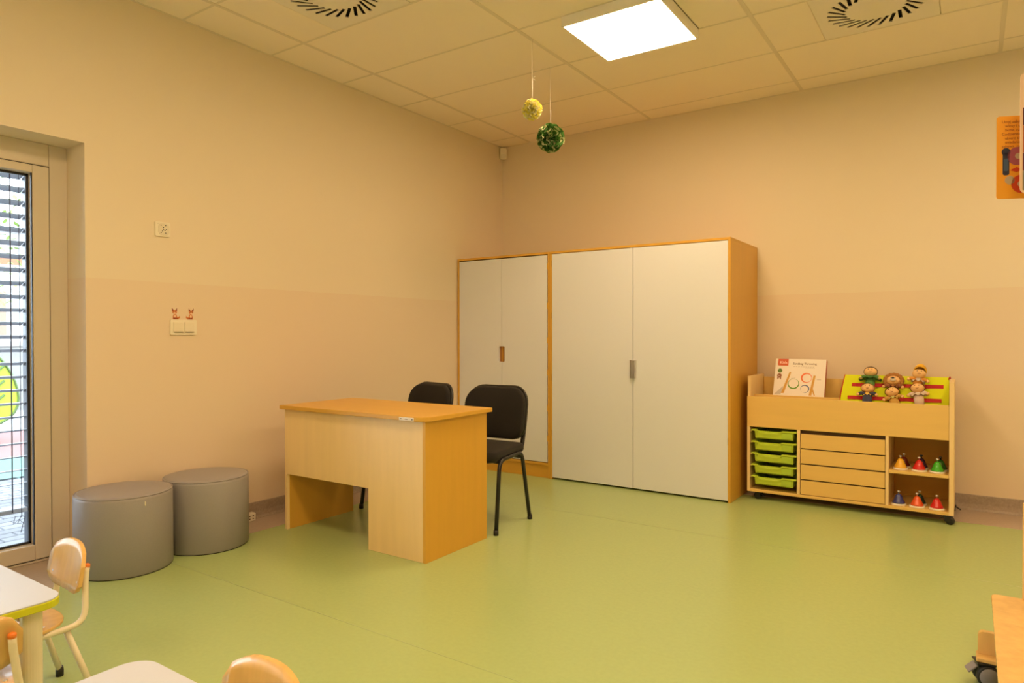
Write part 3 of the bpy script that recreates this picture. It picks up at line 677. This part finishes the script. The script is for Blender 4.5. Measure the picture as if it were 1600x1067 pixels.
def doll(label, x, z, body, hair, dress, hairkind='cap', tilt=0, lean=0):
    p = fpt(x, z, .030); d = thing('finger_doll', label, 'doll', p, 0, 'small cloth dolls in the felt holder')
    d.rotation_euler = (math.radians(-26), math.radians(tilt), 0); d.scale = (1.42, 1.42, 1.42)
    R = .026
    bm = new(); sph(bm, (0, -.006, 0), R, 1.10, .85, .84, 20); obj('head', bm, 'skin', d)
    bm = new()
    for ex in (-.009, .008): sph(bm, (ex, -.006-R*.82, .006), .0022, seg=6)
    obj('eyes', bm, 'black', d)
    bm = new(); tube(bm, [(-.006, -.006-R*.82, -.007), (0, -.006-R*.855, -.009), (.007, -.006-R*.82, -.006)], .0010, 5); obj('mouth', bm, C3('mouth_red', (.35,.06,.03), .6), d)
    bm = new(); sph(bm, (0, -.006-R*.84, -.001), .0026, seg=6); obj('nose', bm, 'skin', d)
    hm = C3('hair_'+hair[0], hair[1], .9)
    if hairkind == 'cap':
        bm = new(); sph(bm, (0, 0, .003), R*1.06, 1.14, .9, .92, 20); bmesh.ops.bisect_plane(bm, geom=bm.verts[:]+bm.edges[:]+bm.faces[:], plane_co=(0,-.008,0), plane_no=(0,-1,-.25), clear_outer=True); obj('hair', bm, hm, d)
    elif hairkind == 'mane':
        bm = new()
        for k in range(16):
            a = 2*PI*k/16; sph(bm, (.034*math.cos(a), .002, .030*math.sin(a)+.002), .012, 1, .7, 1, 8)
        obj('mane', bm, hm, d); bm = new(); sph(bm, (0, -.030, -.005), .011, 1.2, .7, .9, 10); obj('muzzle', bm, C3('muzzle_white', (.75,.66,.55), .8), d)
        bm = new(); sph(bm, (0, -.039, .001), .005, 1.4, .6, .8, 8); obj('nose_tip', bm, 'black', d)
    elif hairkind == 'long':
        bm = new(); sph(bm, (.002, 0, .016), R*1.05, 1.0, .9, 1.35, 20); bmesh.ops.bisect_plane(bm, geom=bm.verts[:]+bm.edges[:]+bm.faces[:], plane_co=(0,-.012,.014), plane_no=(0,-1,-.7), clear_outer=True); obj('hair', bm, hm, d)
    dm = C3('dress_'+dress[0], dress[1], .9)
    # body sock under the head and two arms
    bm = new(); lathe(bm, [(.014, -.085), (.020, -.083), (.021, -.05), (.017, -.028), (.010, -.018)], 16, Matrix.Scale(.7, 4, (0,1,0))); obj('body', bm, dm, d)
    for s in (-1, 1):
        bm = new(); tube(bm, [(s*.012, -.002, -.030), (s*.026, -.010, -.027), (s*.036, -.012, -.033)], [.009, .009, .008], 8); obj('arm', bm, dm, d)
        bm = new(); sph(bm, (s*.039, -.013, -.035), .0075, seg=8); obj('hand', bm, 'skin', d)
    # collar ruff
    bm = new(); n = 36; V = []
    wr, hr = body[1]
    for k in range(n):
        a = 2*PI*k/n; wv = .004*math.sin(a*9); V.append([bm.verts.new((.010*math.cos(a), .008*math.sin(a), -.020)), bm.verts.new((wr*math.cos(a), wr*.6*math.sin(a)-.004, -.026-hr+wv))])
    for k in range(n): bm.faces.new((V[k][0], V[(k+1) % n][0], V[(k+1) % n][1], V[k][1]))
    obj('collar', bm, C3('collar_'+body[0], body[2], .85), d)
doll('doll with brown hair and green ruffled collar, upper left of the holder', 3.213, .905, ('green', (.052, .014), (.07,.22,.05)), ('brown', (.10,.03,.01)), ('green', (.10,.26,.07)))
doll('lion-maned brown doll in the middle of the upper row', 3.353, .852, ('brown', (.025, .008), (.35,.16,.05)), ('mane', (.38,.17,.04)), ('brown', (.30,.12,.05)), 'mane')
doll('doll with yellow hair and white collar, upper right of the holder', 3.500, .900, ('white', (.030, .014), (.62,.56,.50)), ('yellow', (.80,.45,.03)), ('orange', (.75,.33,.06)), 'long', 6)
doll('doll in blue grey clothes with a yellow collar, lower left of the holder', 3.202, .796, ('yellow', (.022, .010), (.80,.55,.10)), ('blond', (.75,.40,.14)), ('navy', (.06,.07,.14)))
doll('doll with a tilted smile, lower middle under the lion-maned one', 3.349, .778, ('lime', (.026, .008), (.55,.52,.16)), ('redbrown', (.16,.05,.02)), ('mustard', (.60,.36,.08)), 'cap', -14)
doll('doll in white and pink clothes, lower right of the holder', 3.494, .808, ('cream', (.034, .012), (.70,.62,.52)), ('auburn', (.24,.08,.03)), ('pinkwhite', (.74,.60,.52)), 'cap', -8)

# ------------------------------------------------------------------ hanging paper pompoms
def pompom(label, x, y, z, r, c1, c2, n, width, loop):
    p = thing('paper_pompom', label, 'paper ball', (x, y, z), 0, 'paper balls hanging from the ceiling')
    bm = new(); bm2 = new()
    for k in range(n):
        zz = 1-2*(k+.5)/n; a = k*2.39996; s = math.sqrt(1-zz*zz); d = Vector((s*math.cos(a), s*math.sin(a), zz)); u, v = frame_of(d)
        ang = random.uniform(0, PI); u, v = u*math.cos(ang)+v*math.sin(ang), -u*math.sin(ang)+v*math.cos(ang)
        rr = r*random.uniform(.90, 1.04); m_ = 5; tgt = bm if random.random() < .70 else bm2
        base = tgt.verts.new(d*r*.25); prev = None; w_ = width*random.uniform(.8, 1.2)
        for q in range(m_+1):
            f = q/m_*2-1; pt = d*(rr - .12*r*f*f) + u*w_*f + v*math.sin(f*4+k)*w_*.42
            vv = tgt.verts.new(pt)
            if prev: tgt.faces.new((base, prev, vv))
            prev = vv
    obj('paper_petals', bm, c1, p, kind='stuff'); obj('paper_petals', bm2, c2, p, kind='stuff', label='paler petal edges')
    bm = new(); sph(bm, (0,0,0), r*.62, seg=14); obj('core', bm, c1, p)
    top = H - z; bm = new(); tube(bm, [(0,0,r*.5), (0,0,top)], .0012, 5); obj('string', bm, 'white', p)
    bm = new(); tube(bm, [(.001,0,r*.8), (.003,0,r+loop)], .0026, 6)
    if loop > .1: tube(bm, [(0,0,r+loop), (.02,.004,r+loop+.012)], .0012, 4); tube(bm, [(0,0,r+loop), (.022,.004,r+loop-.012)], .0012, 4)
    obj('ribbon', bm, 'white', p)
pompom('small yellow paper ball hanging from the ceiling', 1.545, -1.895, 2.552, .064, C3('paper_yellow', (.97,.90,.22), .8), C3('paper_cream', (.98,.95,.70), .8), 340, .014, .125)
pompom('larger green and white paper ball hanging from the ceiling', 1.408, -1.447, 2.508, .097, C3('paper_green', (.05,.17,.02), .8), C3('paper_pale', (.62,.66,.36), .8), 260, .030, .09)

# ------------------------------------------------------------------ wall fittings
sn = thing('motion_sensor', 'small white motion sensor in the upper corner under the ceiling', 'motion sensor', (.028, -.028, 2.925), math.radians(45))
bm = new(); prism(bm, rrect(-.032, .032, -.058, .050, .014, 5), -.016, .02, Matrix(((1,0,0,0), (0,0,-1,0), (0,1,0,0), (0,0,0,1)))); obj('casing', bm, 'plastic', sn)
bm = new(); prism(bm, rrect(-.024, .024, -.050, -.012, .01, 4), .016, .026, Matrix(((1,0,0,0), (0,0,-1,0), (0,1,0,0), (0,0,0,1)))); obj('lens', bm, C3('lens_white', (.80,.76,.68), .25), sn)
XM = Matrix(((0,0,1,0), (1,0,0,0), (0,1,0,0), (0,0,0,1)))   # outline (y, z) extruded along +x
sk = thing('wall_socket', 'square white wall socket high on the left wall above the light switches', 'socket', (0, -3.360, 1.767))
bm = new(); prism(bm, rrect(-.043, .043, -.041, .041, .006, 4), 0, .009, XM, .001); obj('plate', bm, 'plastic', sk)
bm = new(); prism(bm, rrect(-.026, .036, -.033, .033, .02, 5), .009, .012, XM, .001); obj('socket_face', bm, C3('socket_ivory', (.78,.72,.58), .3), sk)
bm = new()
for y, z in ((-.012, .022), (.014, .022), (-.012, -.020), (.014, -.020), (.001, .010), (.002, -.003), (.010, -.006), (-.004, -.010), (.018, .001)):
    lathe(bm, [(.0032, 0), (.0032, .0012)], 8, Matrix.Translation((.0115, y, z)) @ Matrix.Rotation(PI/2, 4, 'Y'))
obj('socket_holes', bm, 'black', sk); bx('print_mark', (.009, .0095, -.036, -.024, .030, .032), 'ink', sk)
sw = thing('light_switch', 'white double light switch on the left wall below the fox stickers', 'light switch', (0, -3.241, 1.215))
bm = new(); prism(bm, rrect(-.079, .079, -.044, .044, .006, 4), 0, .009, XM, .001); obj('plate', bm, 'plastic', sw)
for s in (-1, 1):
    bm = new(); prism(bm, rrect(s*.033-.029, s*.033+.029, -.028, .031, .002, 2), .009, .014, XM, .001); ro = obj('rocker', bm, C3('rocker_ivory', (.84,.77,.62), .3), sw)
    bx('rocker_shadow_gap', (.009, .0146, s*.033-.027, s*.033+.027, -.029, -.025), 'slot', ro)
# fox stickers (thin cut-outs on the wall)
def fox(label, y, s, mir):
    f = thing('fox_sticker', label, 'sticker', (0, y, 1.262), 0, 'fox stickers above the light switch')
    def P2(pts): return [(mir*a*s, b*s) for a, b in pts]
    def fl(name, pts, m_, x1): bm = new(); q = P2(pts); prism(bm, q if mir > 0 else q[::-1], .0002, x1, XM); return obj(name, bm, m_, f)
    fo, fd, fwm = C3('fox_orange', (.62,.20,.06), .6), C3('fox_dark', (.25,.04,.015), .6), C3('fox_cream', (.85,.60,.40), .6)
    fl('body', [(-.010,0), (.014,0), (.016,.012), (.010,.028), (-.004,.030), (-.010,.016)], fo, .0010)
    fl('tail', [(.010,0), (.024,.002), (.032,.010), (.030,.020), (.022,.012), (.014,.012)], fo, .0012); fl('dark_fur', [(-.008,0), (.024,0), (.020,.005), (.004,.009), (-.006,.012)], fd, .0014)  # tail, and the darker fur printed along the bottom
    fl('chest', [(-.004,.010), (.004,.008), (.008,.018), (.004,.026), (-.003,.024)], fwm, .0015)
    fl('head', [(-.014,.040), (-.002,.026), (.012,.034), (.014,.046), (.006,.052), (-.010,.052)], fo, .0016)
    fl('ear', [(-.014,.046), (-.016,.064), (-.004,.052)], fd, .0018); fl('ear', [(.004,.052), (.014,.064), (.014,.046)], fd, .0018)
    fl('cheek', [(-.010,.036), (-.002,.028), (.008,.034), (.002,.040)], fwm, .0019)
    for a in (-.006, .005): fl('eye', [(a-.0015,.041), (a+.0015,.041), (a+.0015,.045), (a-.0015,.045)], 'black', .0021)
fox('small orange fox sticker on the left, above the light switch', -3.291, 1.0, 1); fox('small orange fox sticker on the right, above the light switch', -3.192, 1.0, -1)
fs = thing('floor_socket', 'small ivory socket box low by the skirting behind the grey poufs', 'socket', (.034, -2.848, .001))
bm = new(); box(bm, -.022, .022, -.045, .045, 0, .05, .004); obj('casing', bm, 'plastic', fs)
bm = new()
for y in (-.025, .0, .025):
    for z in (.017, .034): box(bm, .0215, .0228, y-.005, y+.005, z-.003, z+.003)
obj('outlet_slots', bm, 'slot', fs)

# ------------------------------------------------------------------ small tables and chairs
TZ = .46
def kid_table(label, x0, x1, y0, y1):
    t = thing('small_table', label, 'table', ((x0+x1)/2, (y0+y1)/2, 0), 0, 'low white tables with lime edges'); a, b = (x1-x0)/2, (y1-y0)/2
    bm = new(); prism(bm, rrect(-a+.001, a-.001, -b+.001, b-.001, .055, 8), TZ-.004, TZ, None, .0012); obj('tabletop', bm, 'tabletop', t)
    bm = new(); prism(bm, rrect(-a, a, -b, b, .055, 8), TZ-.025, TZ-.0035, None, .003); obj('lime_edge', bm, 'lime_edge', t, label='lime green table edge')
    for sx in (-1, 1):
        for sy in (-1, 1):
            cx, cy = sx*(a-.062), sy*(b-.062); bm = new(); prism(bm, rrect(cx-.025, cx+.025, cy-.025, cy+.025, .022, 5), .012, TZ-.025); l = obj('leg', bm, 'cream', t)
            bm = new(); lathe(bm, [(.024, 0), (.026, .012)], 14, Matrix.Translation((cx, cy, 0))); obj('foot', bm, 'rubber', l)
    bm = new(); box(bm, -a+.09, a-.09, -b+.045, -b+.065, TZ-.065, TZ-.025, .002); box(bm, -a+.09, a-.09, b-.085, b-.065, TZ-.065, TZ-.025, .002); obj('apron', bm, 'cream', t)
kid_table('low white table with lime green edge at the lower left', .544, 1.744, -5.30, -4.579)
kid_table('low white table with a rounded corner at the bottom centre', 2.271, 3.40, -5.36, -4.642)
def kid_chair(label, loc, rz):
    t = thing('small_chair', label, 'chair', loc, rz, 'small plywood chairs at the low tables')
    # backrest board, rounded and slightly bent; y = 0 plane, seat towards -y
    bm = new(); tb = bmesh.new(); W_, Z0, Z1 = .128, .345, .498; nx = 12
    def top(x): k = abs(x)/W_; return Z1 - .040*k**2.6 - (.020 if k > .98 else 0)
    def botm(x): k = abs(x)/W_; return Z0 + .006*k*k + .028*max(0, (k-.55)/.45)**2.2
    G = []
    for s in (0, 1):
        cols = []
        for i in range(nx+1):
            x = -W_ + 2*W_*i/nx; z0, z1 = botm(x), top(x); cy = .014*(1-(x/W_)**2)
            cols.append([tb.verts.new((x, cy-.006+.011*s + (z-.42)*.18, z)) for z in [z0+(z1-z0)*q/6 for q in range(7)]])
        G.append(cols)
    for s, cols in enumerate(G):
        for i in range(nx):
            for q in range(6):
                f = (cols[i][q], cols[i+1][q], cols[i+1][q+1], cols[i][q+1]); tb.faces.new(f if s == 0 else f[::-1]).smooth = True
    A, B = G
    for i in range(nx):
        tb.faces.new((A[i][0], B[i][0], B[i+1][0], A[i+1][0])); tb.faces.new((A[i][6], A[i+1][6], B[i+1][6], B[i][6]))
    for q in range(6):
        tb.faces.new((A[0][q], A[0][q+1], B[0][q+1], B[0][q])); tb.faces.new((A[nx][q], B[nx][q], B[nx][q+1], A[nx][q+1]))
    bmesh.ops.recalc_face_normals(tb, faces=tb.faces); merge(bm, tb); br = obj('backrest', bm, 'ply', t)
    bm = new()
    for sx in (-1, 1):
        sph(bm, (sx*.098, -.002+(.405-.42)*.18, .385), .005, 1, .5, 1, 8)
    obj('rivets', bm, 'chrome', br)
    # seat
    bm = new(); o = [(.0, .012), (.030, .011), (.058, .006), (.084, -.004), (.106, -.020), (.123, -.041), (.136, -.068), (.144, -.10), (.149, -.14), (.151, -.18), (.150, -.22), (.146, -.252), (.136, -.274), (.12, -.287), (.09, -.292), (.0, -.294)]
    o = o + [(-x, y) for x, y in o[-2:0:-1]]; prism(bm, [(x, y-.035) for x, y in o], .268, .278, None, .003); se = obj('seat', bm, 'ply', t)
    bm = new()
    for sx in (-1, 1):
        for y in (-.10, -.25): sph(bm, (sx*.105, y, .2785), .005, 1, 1, .4, 8)
    obj('rivets', bm, 'chrome', se)
    for sx in (-1, 1):
        bm = new(); tube(bm, [(sx*.104, .021, .432), (sx*.106, .016, .40), (sx*.124, .008, .262), (sx*.126, -.10, .257), (sx*.120, -.290, .257)], .0095, 10, smooth=.045); fr_ = obj('side_frame', bm, 'cream', t)
        bm = new(); lathe(bm, [(.0098, 0), (.0098, .010), (.005, .013)], 10, Matrix.Translation((sx*.104, .021, .428))); obj('end_cap', bm, C3('cap_orange', (.80,.20,.02), .4), fr_)
        for y0, y1 in ((-.045, .030), (-.185, -.165)):
            bm = new(); tube(bm, [(sx*.118, y0, .256), (sx*.150, y1, .02)], .0095, 10); l = obj('leg', bm, 'cream', t)
            bm = new(); lathe(bm, [(.012, 0), (.0125, .02), (.011, .032)], 12, Matrix.Translation((sx*.1505, y1, 0))); obj('foot_cap', bm, 'rubber', l)
    bm = new(); tube(bm, [(-.126, -.24, .250), (.126, -.24, .250)], .008, 8); obj('cross_bar', bm, 'cream', t)
kid_chair('small plywood chair behind the lower left table, in front of the pouf', (1.345, -4.415, 0), math.radians(-3))
kid_chair('small plywood chair behind the bottom centre table, only its back showing', (2.590, -4.573, 0), 0)
kid_chair('small plywood chair at the left picture edge, back turned to the room', (1.800, -4.838, 0), math.radians(-102))

# ------------------------------------------------------------------ furniture at the right edge
t = thing('mobile_bench', 'light wooden low unit on grey castors cut off at the right edge', 'bench', (0,0,0))
bm = new(); prism(bm, rrect(3.842, 4.35, -3.75, -2.650, [.01,.01,.01,.02], 4), .282, .300, None, .003); obj('seat_board', bm, 'ply', t)
bm = new(); prism(bm, rrect(3.806, 4.36, .083, .168, [.002,.002,.012,.015], 4), -.02, 0, Matrix(((1,0,0,0), (0,0,1,-2.640), (0,1,0,0), (0,0,0,1)))); obj('end_board', bm, 'ply', t)
bm = new(); box(bm, 3.801, 4.36, -2.700, -2.636, .078, .0935, .003); obj('foot_rail', bm, 'ply', t)
bm = new(); box(bm, 3.868, 4.36, -3.74, -2.662, .080, .094, .002); obj('base_board', bm, 'ply', t)
bm = new(); box(bm, 3.866, 3.884, -3.74, -2.665, .094, .282, .002); obj('side_board', bm, 'ply', t)
bm = new(); box(bm, 4.32, 4.338, -3.74, -2.665, .094, .282, .002); obj('side_board', bm, 'ply', t)
bm = new(); box(bm, 3.886, 4.318, -2.69, -2.672, .094, .282, .002); obj('back_board', bm, 'ply', t)
bm = new(); box(bm, 3.925, 4.35, -2.668, -2.652, .300, .618, .004); obj('upright_board', bm, 'ply', t)
castor(t, 3.826, -2.676, math.radians(196), .036, True); castor(t, 4.30, -2.72, 0, .036, True); castor(t, 4.30, -3.68, 0, .036, True); castor(t, 3.86, -3.68, 3, .036, True)

# card display pole with hanging picture cards at the upper right edge
cr = thing('card_stand', 'tall wooden card stand just beyond the right edge', 'stand', (4.10, -2.02, 0))
bm = new(); tube(bm, [(0,0,.02), (0,0,2.20)], .016, 12); obj('pole', bm, 'ply', cr)
bm = new(); lathe(bm, [(.12, 0), (.12, .016), (.02, .022)], 24); obj('base', bm, 'ply', cr)
bm = new(); tube(bm, [(-.03, 0, 1.95), (.17, 0, 1.95)], .006, 8); obj('peg_bar', bm, 'ply', cr)
cd = thing('picture_card', 'orange picture card with printed text, comb and flowers at the right edge', 'picture card', (3.964, -2.0, 1.880))
yw = math.radians(24); cd.rotation_euler = (0, 0, yw)
YM = Matrix(((1,0,0,0), (0,0,-1,0), (0,1,0,0), (0,0,0,1)))
bm = new(); prism(bm, rrect(-.108, .108, -.166, .166, .010, 4), 0, .003, YM); obj('card', bm, C3('card_orange', (.80,.36,.02), .5), cd)
def pr(name, pts, m_, z0=.003, z1=.0036): bm = new(); prism(bm, pts, z0, z1, YM); return obj(name, bm, m_, cd)
for k, ln in enumerate(['Umyj zeby, uczesz', 'wlosy i umyj', 'buzie, rano', 'Codziennie rano', 'ubierz sie i zjedz', 'sniadanie z mama', 'zabawa  razem']):
    text_obj('printed_line', ln, .0155, C3('card_ink', (.30,.08,.01), .6), cd, Matrix.Translation((-.090+(.012 if k % 3 else 0), -.0036, .138-.0165*k)) @ Matrix(((1,0,0,0), (0,0,-1,0), (0,1,0,0), (0,0,0,1))), .0002)
cmb = C3('print_navy', (.015,.03,.07), .5); pur = C3('print_purple', (.35,.09,.14), .5); prd = C3('print_red', (.55,.05,.01), .5); pgr = C3('print_stone', (.45,.38,.26), .6)
pr('printed_brush', rrect(-.086, -.062, -.072, .020, .008, 3), cmb); pr('printed_brush', disc(-.074, .022, .016), cmb); pr('printed_panel', rrect(-.082, -.066, -.055, -.005, .004, 3), C3('print_blue', (.04,.09,.18), .5), .0036, .004)
pr('printed_flower', disc(-.032, .004, .037), pur); pr('printed_flower', disc(-.030, .004, .012), pgr, .0036, .004); pr('printed_fish', [(-.060,-.052), (-.035,-.040), (-.012,-.052), (-.035,-.060)], prd)
pr('printed_shell', disc(-.060, -.092, .018), pgr); pr('printed_wheel', disc(-.018, -.108, .037), prd); pr('printed_wheel', disc(-.018, -.108, .014), pgr, .0036, .004)
c2 = thing('picture_card', 'second picture card in front with pale border, cut by the right edge', 'picture card', (4.052, -2.075, 1.948), math.radians(24))
bm = new(); prism(bm, rrect(-.125, .125, -.234, .234, .02, 4), 0, .004, YM); obj('card', bm, C3('card_pink', (.80,.58,.42), .5), c2)
for n_, a, b, cc in (('printed_block', .03, .097, (.10,.02,.02)), ('printed_block', -.077, .029, (.45,.12,.04)), ('printed_block', -.147, -.078, (.12,.02,.02)), ('printed_block', -.222, -.148, (.22,.19,.12))):
    bm = new(); prism(bm, [(-.117, a), (.115, a), (.115, b), (-.117, b)], .004, .0046, YM); obj(n_, bm, C3('blk_%d' % int(a*1000), cc, .6), c2)
